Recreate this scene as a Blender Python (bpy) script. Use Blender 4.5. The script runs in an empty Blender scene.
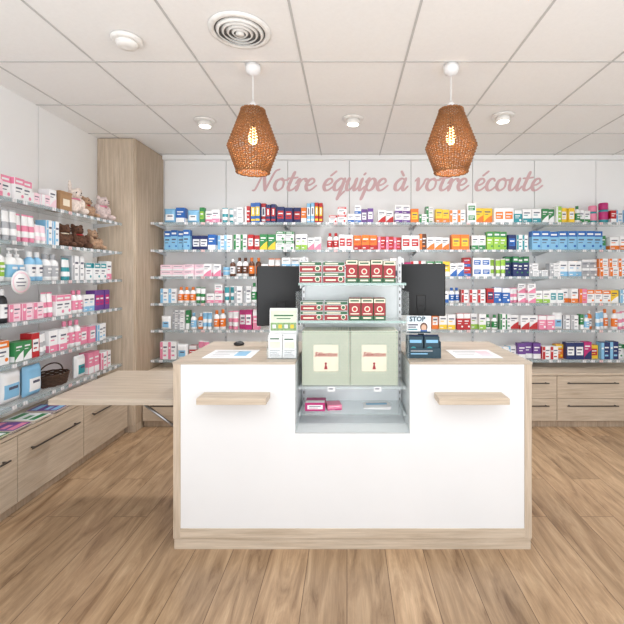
import bpy, bmesh, math, random
from mathutils import Vector, Matrix
random.seed(7)
scene=bpy.context.scene
COL=scene.collection
try: scene.view_settings.view_transform='Standard'
except Exception: pass

# ------------------------------------------------------------------ helpers
def s2l(c):
    return tuple(((v/255)/12.92 if v/255<=0.04045 else ((v/255+0.055)/1.055)**2.4) for v in c)
def newmat(name):
    m=bpy.data.materials.new(name); m.use_nodes=True
    nt=m.node_tree; b=nt.nodes['Principled BSDF']
    return m,nt,b
_mc={}
def pm(name,rgb,rough=0.5,metal=0.0,var=0.06,scale=30,emit=0,alpha=1.0,spec=0.5,bump=0.0):
    if name in _mc: return _mc[name]
    m,nt,b=newmat(name)
    c=s2l(rgb)
    tc=nt.nodes.new('ShaderNodeTexCoord'); n=nt.nodes.new('ShaderNodeTexNoise')
    n.inputs['Scale'].default_value=scale; n.inputs['Detail'].default_value=3
    nt.links.new(tc.outputs['Object'],n.inputs['Vector'])
    r=nt.nodes.new('ShaderNodeValToRGB')
    r.color_ramp.elements[0].position=0.3; r.color_ramp.elements[1].position=0.7
    r.color_ramp.elements[0].color=(*[v*(1-var) for v in c],1)
    r.color_ramp.elements[1].color=(*[min(1,v*(1+var)) for v in c],1)
    nt.links.new(n.outputs['Fac'],r.inputs['Fac']); nt.links.new(r.outputs['Color'],b.inputs['Base Color'])
    b.inputs['Roughness'].default_value=rough; b.inputs['Metallic'].default_value=metal
    b.inputs['Alpha'].default_value=alpha
    if emit:
        b.inputs['Emission Color'].default_value=(*c,1); b.inputs['Emission Strength'].default_value=emit
    if bump:
        bp=nt.nodes.new('ShaderNodeBump'); bp.inputs['Strength'].default_value=bump; bp.inputs['Distance'].default_value=0.01
        nt.links.new(n.outputs['Fac'],bp.inputs['Height']); nt.links.new(bp.outputs['Normal'],b.inputs['Normal'])
    _mc[name]=m; return m
def woodmat(name,c1,c2,scale=(14,14,1.0),rough=0.5):
    if name in _mc: return _mc[name]
    m,nt,b=newmat(name); L=nt.links
    tc=nt.nodes.new('ShaderNodeTexCoord')
    def layer(f,det,dist):
        mp=nt.nodes.new('ShaderNodeMapping'); mp.inputs['Scale'].default_value=tuple(s*f if s>2 else s for s in scale)
        n=nt.nodes.new('ShaderNodeTexNoise'); n.inputs['Scale'].default_value=3.2; n.inputs['Detail'].default_value=det; n.inputs['Roughness'].default_value=0.65; n.inputs['Distortion'].default_value=dist
        L.new(tc.outputs['Object'],mp.inputs['Vector']); L.new(mp.outputs['Vector'],n.inputs['Vector']); return n
    n=layer(1,8,.4); n2=layer(4,3,.1)
    r=nt.nodes.new('ShaderNodeValToRGB'); r.color_ramp.elements[0].position=0.32; r.color_ramp.elements[1].position=0.68
    r.color_ramp.elements[0].color=(*s2l(c1),1); r.color_ramp.elements[1].color=(*s2l(c2),1)
    L.new(n.outputs['Fac'],r.inputs['Fac'])
    mr=nt.nodes.new('ShaderNodeMapRange'); L.new(n2.outputs['Fac'],mr.inputs['Value']); mr.inputs['From Min'].default_value=.35; mr.inputs['From Max'].default_value=.65; mr.inputs['To Min'].default_value=.88; mr.inputs['To Max'].default_value=1.05
    hs=nt.nodes.new('ShaderNodeHueSaturation'); L.new(mr.outputs[0],hs.inputs['Value']); L.new(r.outputs['Color'],hs.inputs['Color']); L.new(hs.outputs[0],b.inputs['Base Color'])
    b.inputs['Roughness'].default_value=rough
    _mc[name]=m; return m

class MB:
    def __init__(s): s.bm=bmesh.new(); s.mats=[]
    def mi(s,m):
        if m not in s.mats: s.mats.append(m)
        return s.mats.index(m)
    def box(s,x0,x1,y0,y1,z0,z1,m,bev=0.0):
        i=s.mi(m)
        r=bmesh.ops.create_cube(s.bm,size=1.0)
        vs=r['verts']
        for v in vs:
            v.co=Vector(((x0+x1)/2+v.co.x*(x1-x0),(y0+y1)/2+v.co.y*(y1-y0),(z0+z1)/2+v.co.z*(z1-z0)))
        fs=set(f for v in vs for f in v.link_faces)
        for f in fs: f.material_index=i
        if bev>0:
            es=list(set(e for v in vs for e in v.link_edges))
            r=bmesh.ops.bevel(s.bm,geom=es,offset=bev,segments=1,affect='EDGES',profile=0.5)
            for f in r['faces']: f.material_index=i
    def face(s,pts,m,smooth=False):
        vs=[s.bm.verts.new(p) for p in pts]
        f=s.bm.faces.new(vs); f.material_index=s.mi(m); f.smooth=smooth; return f
    def q(s,x0,x1,z0,z1,m,y=-0.0006):
        s.face([(x0,y,z0),(x1,y,z0),(x1,y,z1),(x0,y,z1)],m)
    def disc(s,cx,cz,r,m,y=-0.0009,n=14,rz=None):
        rz=rz or r
        s.face([(cx+r*math.cos(2*math.pi*k/n),y,cz+rz*math.sin(2*math.pi*k/n)) for k in range(n)],m)
    def lathe(s,prof,m,n=20,cx=0,cy=0,cap=True,ms=None,sx=1,sy=1,smooth=True):
        rings=[]
        for (r,z) in prof:
            rings.append([s.bm.verts.new((cx+r*sx*math.cos(2*math.pi*k/n),cy+r*sy*math.sin(2*math.pi*k/n),z)) for k in range(n)])
        for j in range(len(rings)-1):
            mm=s.mi(ms[j] if ms else m)
            for k in range(n):
                f=s.bm.faces.new((rings[j][k],rings[j][(k+1)%n],rings[j+1][(k+1)%n],rings[j+1][k])); f.material_index=mm; f.smooth=smooth
        if cap:
            f=s.bm.faces.new(rings[0][::-1]); f.material_index=s.mi(ms[0] if ms else m)
            f=s.bm.faces.new(rings[-1]); f.material_index=s.mi(ms[-1] if ms else m)
    def loft(s,rings,m,closed=True,smooth=True,cap=False):
        i=s.mi(m); R=[[s.bm.verts.new(p) for p in r] for r in rings]
        for a,b in zip(R[:-1],R[1:]):
            n=len(a)
            for k in range(n if closed else n-1):
                f=s.bm.faces.new((a[k],a[(k+1)%n],b[(k+1)%n],b[k])); f.material_index=i; f.smooth=smooth
        if cap:
            s.bm.faces.new(R[0][::-1]).material_index=i; s.bm.faces.new(R[-1]).material_index=i
    def tube(s,pts,r,m,n=8,closed=False):
        P=[Vector(p) for p in pts]; rings=[]
        for k,p in enumerate(P):
            a=P[k-1] if (k>0 or closed) else P[k]
            b=P[(k+1)%len(P)] if (k<len(P)-1 or closed) else P[k]
            t=(b-a).normalized(); up=Vector((0,0,1)) if abs(t.z)<0.95 else Vector((1,0,0))
            u=t.cross(up).normalized(); w=u.cross(t).normalized()
            rings.append([p+u*r*math.cos(2*math.pi*j/n)+w*r*math.sin(2*math.pi*j/n) for j in range(n)])
        if closed: rings.append(rings[0])
        s.loft(rings,m,cap=not closed)
    def prism(s,poly,y0,y1,m):
        i=s.mi(m)
        a=[s.bm.verts.new((x,y0,z)) for x,z in poly]; b=[s.bm.verts.new((x,y1,z)) for x,z in poly]
        s.bm.faces.new(a).material_index=i; s.bm.faces.new(b[::-1]).material_index=i
        n=len(poly)
        for k in range(n): s.bm.faces.new((a[k],b[k],b[(k+1)%n],a[(k+1)%n])).material_index=i
    def done(s,name,fixn=False):
        if fixn: bmesh.ops.recalc_face_normals(s.bm,faces=s.bm.faces[:])
        me=bpy.data.meshes.new(name); s.bm.to_mesh(me); s.bm.free()
        for m in s.mats: me.materials.append(m)
        return me

def ob(name,me,parent=None,loc=(0,0,0),rot=(0,0,0),label=None,cat=None,group=None,kind=None):
    o=bpy.data.objects.new(name,me); COL.objects.link(o)
    o.location=loc; o.rotation_euler=rot
    if parent: o.parent=parent
    if label: o['label']=label
    if cat: o['category']=cat
    if group: o['group']=group
    if kind: o['kind']=kind
    return o
def boxmesh(name,x0,x1,y0,y1,z0,z1,m,bev=0.0):
    b=MB(); b.box(x0,x1,y0,y1,z0,z1,m,bev); return b.done(name)
def textmesh(txt,size,m,shear=0,bold=0.0,depth=0.0004):
    cu=bpy.data.curves.new('t','FONT'); cu.body=txt; cu.size=size; cu.align_x='CENTER'; cu.align_y='CENTER'
    cu.extrude=depth; cu.offset=bold; cu.shear=shear; cu.resolution_u=2
    o=bpy.data.objects.new('t',cu); COL.objects.link(o)
    bpy.context.view_layer.update()
    me=bpy.data.meshes.new_from_object(o.evaluated_get(bpy.context.evaluated_depsgraph_get()))
    bpy.data.objects.remove(o); me.materials.clear(); me.materials.append(m); return me

CZ=1.45; F=400.0; PX=347.0; PY=275.0
def wx(px,Y): return (px-PX)/F*Y
def wz(py,Y): return CZ+(PY-py)/F*Y

# ------------------------------------------------------------------ materials
WALLW=pm('white_wall_paint',(244,244,243),0.45,var=0.01,scale=3)
CEILM=pm('ceiling_tile_white',(245,244,242),0.9,var=0.015,scale=60,bump=0.05)
TBAR=pm('ceiling_grid_white',(196,195,193),0.5,var=0.02)
ASH=woodmat('ash_wood_vertical',(184,165,143),(212,195,175))
ASHH=woodmat('ash_wood_horizontal',(188,170,148),(214,198,178),scale=(1.0,14,14))
ASHT=woodmat('ash_counter_top',(172,157,140),(200,186,169),scale=(1.0,14,14),rough=0.35)
ASHD=woodmat('ash_wood_side',(168,148,126),(194,174,152))
WHITEP=pm('white_laminate',(232,232,232),0.3,var=0.01,scale=4)
GREYM=pm('brushed_metal',(170,170,172),0.3,metal=0.9,var=0.05)
DARKM=pm('dark_handle_metal',(90,86,82),0.35,metal=0.7)
ALU=pm('painted_silver',(212,214,216),0.35,metal=0.2)
BLACK=pm('black_plastic',(12,12,14),0.4)
BLACKG=pm('dark_screen',(20,21,24),0.15)
SEAM=pm('seam_grey',(160,158,155),0.8)
def glassmat(name,rgb,alpha,rough=0.05):
    m,nt,b=newmat(name)
    b.inputs['Base Color'].default_value=(*s2l(rgb),1); b.inputs['Roughness'].default_value=rough
    n=nt.nodes.new('ShaderNodeTexNoise'); n.inputs['Scale'].default_value=2
    mr=nt.nodes.new('ShaderNodeMapRange'); mr.inputs['To Min'].default_value=alpha*0.9; mr.inputs['To Max'].default_value=alpha*1.1
    nt.links.new(n.outputs['Fac'],mr.inputs['Value']); nt.links.new(mr.outputs['Result'],b.inputs['Alpha'])
    return m
GLASS=glassmat('shelf_glass',(224,238,238),0.18)
CLEAR=glassmat('clear_acrylic',(228,238,238),0.14)
GEDGE=glassmat('glass_edge_green',(184,212,206),0.45)

def mathf(nt):
    L=nt.links
    def mth(op,a,bv=None):
        n=nt.nodes.new('ShaderNodeMath'); n.operation=op
        for i,v in enumerate((a,bv)):
            if v is None: continue
            if isinstance(v,(int,float)): n.inputs[i].default_value=v
            else: L.new(v,n.inputs[i])
        return n.outputs[0]
    return mth
def railmat():
    m,nt,b=newmat('price_rail_tags'); L=nt.links; mth=mathf(nt)
    tc=nt.nodes.new('ShaderNodeTexCoord'); sp=nt.nodes.new('ShaderNodeSeparateXYZ'); L.new(tc.outputs['Object'],sp.inputs[0])
    u=mth('DIVIDE',sp.outputs['X'],0.083); fr=mth('FRACT',u); fl=mth('FLOOR',u)
    wn=nt.nodes.new('ShaderNodeTexWhiteNoise'); wn.noise_dimensions='1D'; L.new(fl,wn.inputs['W'])
    wn2=nt.nodes.new('ShaderNodeTexWhiteNoise'); wn2.noise_dimensions='1D'; L.new(mth('ADD',fl,50.5),wn2.inputs['W'])
    tag=mth('MULTIPLY',mth('LESS_THAN',fr,0.45),mth('LESS_THAN',wn2.outputs['Value'],.65))
    cr=nt.nodes.new('ShaderNodeValToRGB'); cr.color_ramp.interpolation='CONSTANT'
    e=cr.color_ramp.elements; e[0].color=(.78,.78,.79,1); e[1].position=0.86; e[1].color=(*s2l((230,195,195)),1)
    x=e.new(0.94); x.color=(*s2l((140,180,210)),1)
    L.new(wn.outputs['Value'],cr.inputs['Fac'])
    ink=mth('MULTIPLY',mth('LESS_THAN',mth('FRACT',mth('MULTIPLY',u,4)),0.3),tag)
    mx=nt.nodes.new('ShaderNodeMix'); mx.data_type='RGBA'; L.new(tag,mx.inputs[0]); mx.inputs[6].default_value=(*s2l((168,186,190)),1); L.new(cr.outputs[0],mx.inputs[7])
    mx2=nt.nodes.new('ShaderNodeMix'); mx2.data_type='RGBA'; 
    L.new(mth('MULTIPLY',ink,0.4),mx2.inputs[0]); L.new(mx.outputs[2],mx2.inputs[6]); mx2.inputs[7].default_value=(.12,.12,.14,1)
    L.new(mx2.outputs[2],b.inputs['Base Color']); b.inputs['Roughness'].default_value=0.2
    L.new(mth('ADD',mth('MULTIPLY',tag,.5),.42),b.inputs['Alpha'])
    return m
RAIL=railmat()

def floormat():
    m,nt,b=newmat('oak_plank_floor'); L=nt.links
    tc=nt.nodes.new('ShaderNodeTexCoord'); mp=nt.nodes.new('ShaderNodeMapping'); mp.inputs['Rotation'].default_value=(0,0,math.radians(90))
    L.new(tc.outputs['Object'],mp.inputs[0])
    br=nt.nodes.new('ShaderNodeTexBrick'); L.new(mp.outputs[0],br.inputs['Vector'])
    br.inputs['Scale'].default_value=1; br.inputs['Brick Width'].default_value=1.2; br.inputs['Row Height'].default_value=0.20
    br.inputs['Mortar Size'].default_value=0.0018; br.offset=0.37; br.inputs['Mortar Smooth'].default_value=0.1
    br.inputs['Color1'].default_value=(0.0,0.0,0.0,1); br.inputs['Color2'].default_value=(1,1,1,1); br.inputs['Mortar'].default_value=(.5,.5,.5,1)
    def streak(sx,sy,ns,det,dist,off,ro=.6):
        mp2=nt.nodes.new('ShaderNodeMapping'); mp2.inputs['Scale'].default_value=(sx,sy,1); L.new(tc.outputs['Object'],mp2.inputs[0])
        ad=nt.nodes.new('ShaderNodeVectorMath'); ad.operation='MULTIPLY_ADD'; L.new(br.outputs['Color'],ad.inputs[0]); ad.inputs[1].default_value=(off,off,off); L.new(mp2.outputs[0],ad.inputs[2])
        n=nt.nodes.new('ShaderNodeTexNoise'); n.inputs['Scale'].default_value=ns; n.inputs['Detail'].default_value=det; n.inputs['Roughness'].default_value=ro; n.inputs['Distortion'].default_value=dist
        L.new(ad.outputs[0],n.inputs['Vector']); return n
    n=streak(6.5,1.0,2.0,10,1.1,9,.64)
    n2=streak(70,3,2.0,5,.3,3,.7)
    r=nt.nodes.new('ShaderNodeValToRGB'); e=r.color_ramp.elements
    e[0].position=0.29; e[0].color=(*s2l((124,95,68)),1); e[1].position=0.71; e[1].color=(*s2l((208,178,144)),1)
    x=e.new(0.42); x.color=(*s2l((166,136,105)),1); x=e.new(0.54); x.color=(*s2l((186,155,122)),1)
    L.new(n.outputs['Fac'],r.inputs['Fac'])
    hs=nt.nodes.new('ShaderNodeHueSaturation'); mth=mathf(nt)
    mr=nt.nodes.new('ShaderNodeMapRange'); L.new(br.outputs['Color'],mr.inputs['Value']); mr.inputs['To Min'].default_value=0.82; mr.inputs['To Max'].default_value=1.05
    mr2=nt.nodes.new('ShaderNodeMapRange'); L.new(n2.outputs['Fac'],mr2.inputs['Value']); mr2.inputs['From Min'].default_value=.35; mr2.inputs['From Max'].default_value=.65; mr2.inputs['To Min'].default_value=0.86; mr2.inputs['To Max'].default_value=1.07
    L.new(mth('MULTIPLY',mr.outputs[0],mr2.outputs[0]),hs.inputs['Value']); L.new(r.outputs[0],hs.inputs['Color'])
    vo=nt.nodes.new('ShaderNodeTexVoronoi'); mp3=nt.nodes.new('ShaderNodeMapping'); mp3.inputs['Scale'].default_value=(3.2,1.5,1); L.new(tc.outputs['Object'],mp3.inputs[0]); L.new(mp3.outputs[0],vo.inputs['Vector']); vo.inputs['Scale'].default_value=1.2
    kr=nt.nodes.new('ShaderNodeMapRange'); L.new(vo.outputs['Distance'],kr.inputs['Value']); kr.inputs['From Min'].default_value=.02; kr.inputs['From Max'].default_value=.09; kr.inputs['To Min'].default_value=.8; kr.inputs['To Max'].default_value=0
    mk=nt.nodes.new('ShaderNodeMix'); mk.data_type='RGBA'; L.new(kr.outputs[0],mk.inputs[0]); L.new(hs.outputs[0],mk.inputs[6]); mk.inputs[7].default_value=(*s2l((88,64,46)),1)
    mx=nt.nodes.new('ShaderNodeMix'); mx.data_type='RGBA'; L.new(br.outputs['Fac'],mx.inputs[0]); L.new(mk.outputs[2],mx.inputs[6]); mx.inputs[7].default_value=(*s2l((104,80,58)),1)
    L.new(mx.outputs[2],b.inputs['Base Color']); b.inputs['Roughness'].default_value=0.28
    return m
FLOOR=floormat()

# ------------------------------------------------------------------ room
CH=2.71; XL=-2.30; XR=3.36; YB=4.25; YF=-0.3
ob('floor',boxmesh('floor',XL-.1,XR+.1,YF,YB+.1,-0.05,0,FLOOR),kind='structure')
ob('ceiling',boxmesh('ceiling',XL-.1,XR+.1,YF,YB+.1,CH,CH+.06,CEILM),kind='structure')
b=MB()
xs=[-0.268+0.61*k for k in range(-4,7)]
for x in xs:
    if XL<x<XR: b.box(x-.006,x+.006,YF,YB,CH-.003,CH+.001,TBAR)
ys=[2.36+0.6*k for k in range(-6,4)]
for y in ys:
    if YF<y<YB: b.box(XL,XR,y-.006,y+.006,CH-.0031,CH+.001,TBAR)
ob('trim_1',b.done('trim'),kind='structure')
b=MB(); b.box(XL-.1,XR+.1,YB+.02,YB+.1,0,CH,SEAM)
x=-1.94-0.655
while x<XR:
    b.box(max(x+.003,XL),min(x+.652,XR),YB,YB+.02,0,CH,WALLW); x+=0.655
ob('wall_back',b.done('wall_back'),kind='structure')
b=MB(); b.box(XL-.1,XL-.02,YF,YB,0,CH,SEAM)
y=2.98-0.9*5
while y<YB:
    if y+.897>YF: b.box(XL-.02,XL,max(y+.003,YF),min(y+.897,YB),0,CH,WALLW)
    y+=0.9
ob('wall_left',b.done('wall_left'),kind='structure')
ob('wall_right',boxmesh('wall_right',XR,XR+.1,1.2,YB,0,CH,WALLW),kind='structure')
ob('trim_2',boxmesh('t2',-1.94,XR,YB-.05,YB,CH-.045,CH,WALLW),kind='structure')

b=MB(); b.box(XL+.002,-1.95,3.68,YB-.002,0.0,CH-.004,ASH,0.002)
col=ob('tall_wood_cabinet',b.done('col'),label='tall light ash wood cabinet filling the room corner',cat='cabinet')
ob('door',boxmesh('cd',XL+.03,-1.956,3.664,3.68,0.07,CH-.008,ASH,0.002),parent=col)
ob('side_panel',boxmesh('cs',-1.95,-1.946,3.70,YB-.01,0.07,CH-.008,ASHD),parent=col)

# ------------------------------------------------------------------ wall lettering (script)
G={
'N':([[( -.1,.0),(.06,.08),(.22,.8),(.38,1.68)],[(.38,1.68),(.52,1.0),(.78,0.0)],[(.78,0.0),(.98,.9),(1.16,1.6),(1.42,1.78)]],1.28),
'o':([[(.45,1.0),(.15,.8),(.1,.3),(.35,0.0),(.65,.25),(.65,.75),(.45,1.0),(.62,.86),(.95,.9)]],.88),
't':([[(.38,1.55),(.26,.8),(.2,.25),(.35,0.0),(.6,.15),(.75,.4)],[(0.0,1.02),(.3,1.03),(.68,1.1)]],.66),
'r':([[(0,.6),(.15,.98),(.2,.6),(.15,0.0)],[(.17,.4),(.35,.88),(.58,.98),(.68,.78)]],.66),
'e':([[(.1,.42),(.4,.5),(.6,.75),(.45,1.0),(.2,.85),(.1,.4),(.25,.03),(.5,.05),(.82,.42)]],.74),
'q':([[(.66,.9),(.4,1.0),(.1,.6),(.15,.1),(.4,.05),(.64,.6),(.7,1.0)],[(.7,1.0),(.62,0.1),(.52,-.75)],[(.52,-.75),(.62,-.5),(.9,-.05)]],.84),
'u':([[(.02,.7),(.16,1.0),(.12,.4),(.22,.03),(.42,.1),(.64,.6),(.7,1.0)],[(.7,1.0),(.66,.3),(.76,0.0),(1.0,.35)]],.94),
'i':([[(.16,1.0),(.1,.35),(.2,0.0),(.45,.35)],[(.22,1.34),(.27,1.44)]],.42),
'p':([[(.03,.7),(.2,1.0),(.13,.2),(.0,-.75)],[(.13,.3),(.3,.85),(.52,1.0),(.7,.7),(.6,.15),(.35,0.0),(.17,.2)]],.82),
'a':([[(.66,.9),(.4,1.0),(.1,.6),(.15,.1),(.4,.05),(.64,.6),(.7,1.0)],[(.7,1.0),(.63,.3),(.76,0.0),(.98,.35)]],.9),
'v':([[(0,.8),(.15,1.0),(.25,.5),(.35,0.0),(.6,.5),(.7,.95),(.92,.9)]],.8),
'c':([[(.6,.8),(.45,1.0),(.2,.85),(.1,.4),(.25,.03),(.5,.05),(.78,.38)]],.72),
}
def catmull(P,n=8):
    P=[Vector(p) for p in P]
    if len(P)==2: return [P[0].lerp(P[1],k/4) for k in range(5)]
    Q=[P[0]*2-P[1]]+P+[P[-1]*2-P[-2]]; out=[]
    for i in range(1,len(Q)-2):
        for k in range(n):
            t=k/n; a,b_,c,d=Q[i-1],Q[i],Q[i+1],Q[i+2]
            out.append(0.5*((2*b_)+(c-a)*t+(2*a-5*b_+4*c-d)*t*t+(3*b_-a-3*c+d)*t**3))
    out.append(P[-1]); return out
PINK=pm('dusty_pink_letter',(216,180,182),0.6,var=0.02)
def lettering():
    U=0.151; V=.126; pen=0.0
    x0=wx(254,YB); z0=wz(190.5,YB)
    root=ob('wall_lettering',None,loc=(x0,YB,z0),label='dusty pink cursive slogan letters on white wall panels',cat='sign')
    txt="Notre \u00e9quipe \u00e0 votre \u00e9coute"
    for ch in txt:
        if ch==' ': pen+=.52; continue
        mb=MB(); i=mb.mi(PINK)
        base={'\u00e9':'e','\u00e0':'a'}.get(ch,ch)
        st,adv=G[base]; st=list(st)
        if ch=='\u00e9': st.append([(.42,1.25),(.7,1.6)])
        if ch=='\u00e0': st.append([(.28,1.6),(.5,1.25)])
        layer=0
        for si,s in enumerate(st):
            P=catmull(s); n=len(P)
            W=[]
            for k,p in enumerate(P):
                t=(P[min(k+1,n-1)]-P[max(k-1,0)]).normalized()
                down=max(0,-t.y); w=0.076+0.045*down
                if k==0 or k==n-1: w*=0.8
                if len(s)==2: w=.085
                W.append((p,Vector((-t.y,t.x)),w))
            def pt(v,y): return ((pen+v.x+v.y*0.22)*U,y,v.y*V)
            for k in range(n-1):
                p,nn,w=W[k]; p2,n2,w2=W[k+1]; layer+=1; y=-.0012-.00002*layer
                vs=[mb.bm.verts.new(pt(q,y)) for q in (p+nn*w,p-nn*w,p2-n2*w2,p2+n2*w2)]
                mb.bm.faces.new(vs).material_index=i
            for k in range(0,n,2):
                p,nn,w=W[k]; layer+=1; y=-.0012-.00002*layer
                vs=[mb.bm.verts.new(pt(p+Vector((math.cos(a),math.sin(a)))*w*.97,y)) for a in [2*math.pi*j/10 for j in range(10)]]
                mb.bm.faces.new(vs).material_index=i
        ob('letter',mb.done('letter'),parent=root)
        pen+=adv
lettering()

# ------------------------------------------------------------------ shelves
def shelf(loc,w,d,rot,label,group):
    top=MB(); top.box(0.002,w-.002,0,d-.001,-.008,0,GLASS)
    o=ob('wall_shelf',top.done('shelf'),loc=loc,rot=(0,0,rot),label=label,cat='shelf',group=group)
    ob('price_rail',boxmesh('rail',.002,w-.002,-.005,0,-.022,.001,RAIL),parent=o,label='clear price rail with printed paper tags')
    for x in (0.02,w-.02):
        b=MB(); t=.0025; b.mi(ALU)
        poly=[(.01,-.0085),(d-.001,-.0085),(d-.001,-.05),(d-.03,-.047),(.01,-.016)]
        A=[b.bm.verts.new((x-t,y,z)) for y,z in poly]; B=[b.bm.verts.new((x+t,y,z)) for y,z in poly]
        b.bm.faces.new(A[::-1]); b.bm.faces.new(B)
        for k in range(5): b.bm.faces.new((A[k],A[(k+1)%5],B[(k+1)%5],B[k]))
        ob('bracket',b.done('bracket',True),parent=o)
    return o
BZ=[1.97,1.70,1.435,1.17,.905,.61]
BYF=3.95
for z in BZ:
    for k in range(4):
        shelf((-1.94+1.31*k,BYF,z),1.31,YB-BYF,0,'long glass wall shelf with price rail on back panels','glass shelves on the back wall')
LZ=[1.92,1.66,1.41,1.155,.90,.645]
LXF=-2.05
for z in LZ:
    for y0 in (1.24,2.44):
        shelf((LXF,y0,z),1.2,LXF-XL,math.radians(90),'glass wall shelf with price rail over drawer cabinets','glass shelves on the side wall')
def upright(loc,rot,h,group):
    b=MB(); b.box(-.012,.012,-.006,-.0005,0,h,ALU)
    z=.05
    while z<h-.03:
        b.box(-.003,.003,-.0068,-.006,z,z+.018,DARKM); z+=.05
    ob('shelf_upright',b.done('up'),loc=loc,rot=(0,0,rot),label='slotted silver shelf upright fixed to white wall panel',cat='shelf rail',group=group)
for k in range(1,8): upright((-1.94+.655*k,YB,.53),0,1.5,'slotted uprights on the back wall')
upright((XL,2.44,.51),math.radians(90),1.47,'slotted uprights on the side wall')

# ------------------------------------------------------------------ cabinets
def handle(parent,x0,x1,z,y):
    b=MB(); b.box(x0,x1,y-.03,y-.022,z-.005,z+.005,DARKM,.001)
    b.box(x0+.02,x0+.03,y-.022,y,z-.004,z+.004,DARKM); b.box(x1-.03,x1-.02,y-.022,y,z-.004,z+.004,DARKM)
    ob('handle',b.done('handle'),parent=parent,label='slim dark metal bar handle')
def cabinet(loc,rot,w,d,h,rows,label,group):
    e=ob('drawer_cabinet',None,loc=loc,rot=(0,0,rot),label=label,cat='cabinet',group=group)
    ob('body',boxmesh('cb',.001,w-.001,.018,d-.002,.06,h-.022,ASHD),parent=e)
    ob('plinth',boxmesh('cp',.001,w-.001,.035,d-.002,0,.06,ASHD),parent=e)
    ob('cabinet_top',boxmesh('ct',.0005,w-.0005,-.004,d-.002,h-.022,h,ASHH,.001),parent=e)
    z0=.065; H=(h-.022-.004-z0)/rows
    for r in range(rows):
        a=z0+r*H
        dr=ob('drawer',boxmesh('dr',.003,w-.003,0,.018,a+.002,a+H-.002,ASHH,.001),parent=e)
        handle(dr,w*.13,w*.87,a+H*(.72 if rows==1 else .7),0)
    return e
for k in range(3,-2,-1):
    y0=3.04+.61*(k-2)
    if y0>3.1: continue
    cabinet((-2.0,y0,0),math.radians(90),.61,.298,.50,1,'light ash wood drawer cabinet with dark bar handle','drawer cabinets below the side shelves')
for k in range(8):
    cabinet((-1.94+.655*k,3.79,0),0,.655,YB-3.79,.52,2,'light ash wood cabinet with two wide drawers','drawer cabinets below the back shelves')

# ------------------------------------------------------------------ products
CC={'wh':('white',(236,236,236)),'pk':('pink',(226,134,162)),'mg':('magenta',(182,36,110)),'rd':('red',(182,34,38)),'or':('orange',(228,120,40)),
'ye':('yellow',(236,196,52)),'gr':('green',(50,130,74)),'lg':('lime green',(148,192,70)),'te':('teal',(48,145,154)),'bl':('blue',(38,98,174)),
'lb':('light blue',(132,186,220)),'nv':('navy',(30,44,96)),'pu':('purple',(104,64,140)),'br':('brown',(92,52,30)),'bk':('black',(30,30,34)),
'gy':('grey',(172,174,178)),'cr':('cream',(232,220,198)),'lp':('pale pink',(240,208,218))}
def cm(k): return pm('print_'+CC[k][0].replace(' ','_'),CC[k][1],0.38,var=0.03,scale=15)
INK=pm('ink_dark',(78,80,100),0.5)
_pc={}
def carton(w,h,d,c1,c2,st):
    key=('b',round(w,3),round(h,3),round(d,3),c1,c2,st)
    if key in _pc: return _pc[key]
    b=MB(); A=cm(c1); B=cm(c2); T=INK if c1 in('wh','cr','lp','gy','ye','lb') else cm('wh')
    b.box(-w/2,w/2,0,d,0,h,A,min(.0015,w*.03))
    x0,x1=-w/2+.002,w/2-.002; W=x1-x0; e=.0007
    def side(z0,z1,m):
        for x in (-w/2-e,w/2+e):
            b.face([(x,.002,z0),(x,d-.002,z0),(x,d-.002,z1),(x,.002,z1)],m)
    if st==0:
        b.q(x0,x1,.002,h*.32,B); side(.002,h*.32,B)
        b.q(x0+W*.12,x1-W*.15,h*.68,h*.76,T); b.q(x0+W*.12,x1-W*.4,h*.52,h*.58,B); b.q(x0+W*.1,x1-W*.5,h*.1,h*.16,cm('wh'),y=-.0012)
    elif st==1:
        b.q(x0,x0+W*.36,.002,h-.002,B); b.disc(x0+W*.18,h*.65,min(W*.12,h*.16),cm('wh'),y=-.0012)
        b.q(x0+W*.44,x1-W*.08,h*.66,h*.74,T); b.q(x0+W*.44,x1-W*.2,h*.46,h*.5,T); b.q(x0+W*.44,x1-W*.15,h*.18,h*.28,B)
        b.face([(-w/2-e,.002,.002),(-w/2-e,d-.002,.002),(-w/2-e,d-.002,h-.002),(-w/2-e,.002,h-.002)],B)
    elif st==2:
        b.q(x0,x1,h*.7,h-.002,B); side(h*.7,h-.002,B); b.q(x0+W*.1,x1-W*.2,h*.79,h*.88,cm('wh'),y=-.0012)
        b.q(x0+W*.1,x1-W*.25,h*.5,h*.57,T); b.q(x0+W*.1,x1-W*.4,h*.36,h*.4,T); b.disc(x1-W*.22,h*.2,min(W*.15,h*.14),B)
    elif st==3:
        b.q(x0+W*.1,x1-W*.1,h*.25,h*.75,B); TT=INK if c2 in('wh','cr','lp','gy','ye','lb') else cm('wh')
        b.q(x0+W*.2,x1-W*.2,h*.54,h*.62,TT,y=-.0012); b.q(x0+W*.2,x1-W*.35,h*.36,h*.42,cm(c1),y=-.0012)
        b.face([(w/2+e,d*.2,h*.3),(w/2+e,d*.8,h*.3),(w/2+e,d*.8,h*.7),(w/2+e,d*.2,h*.7)],B)
    else:
        b.face([(x0,-e,.002),(x1,-e,.002),(x1,-e,h*.55),(x0+W*.5,-e,h*.38),(x0,-e,h*.12)],B)
        b.q(x0+W*.1,x1-W*.2,h*.72,h*.8,T); b.q(x0+W*.1,x1-W*.45,h*.58,h*.62,T); side(.002,h*.3,B)
    b.face([(x0+.001,.003,h+.0005),(x1-.001,.003,h+.0005),(x1-.001,d*.45,h+.0005),(x0+.001,d*.45,h+.0005)],B if st in(2,3) else A)
    me=b.done('carton'); _pc[key]=me; return me
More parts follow.
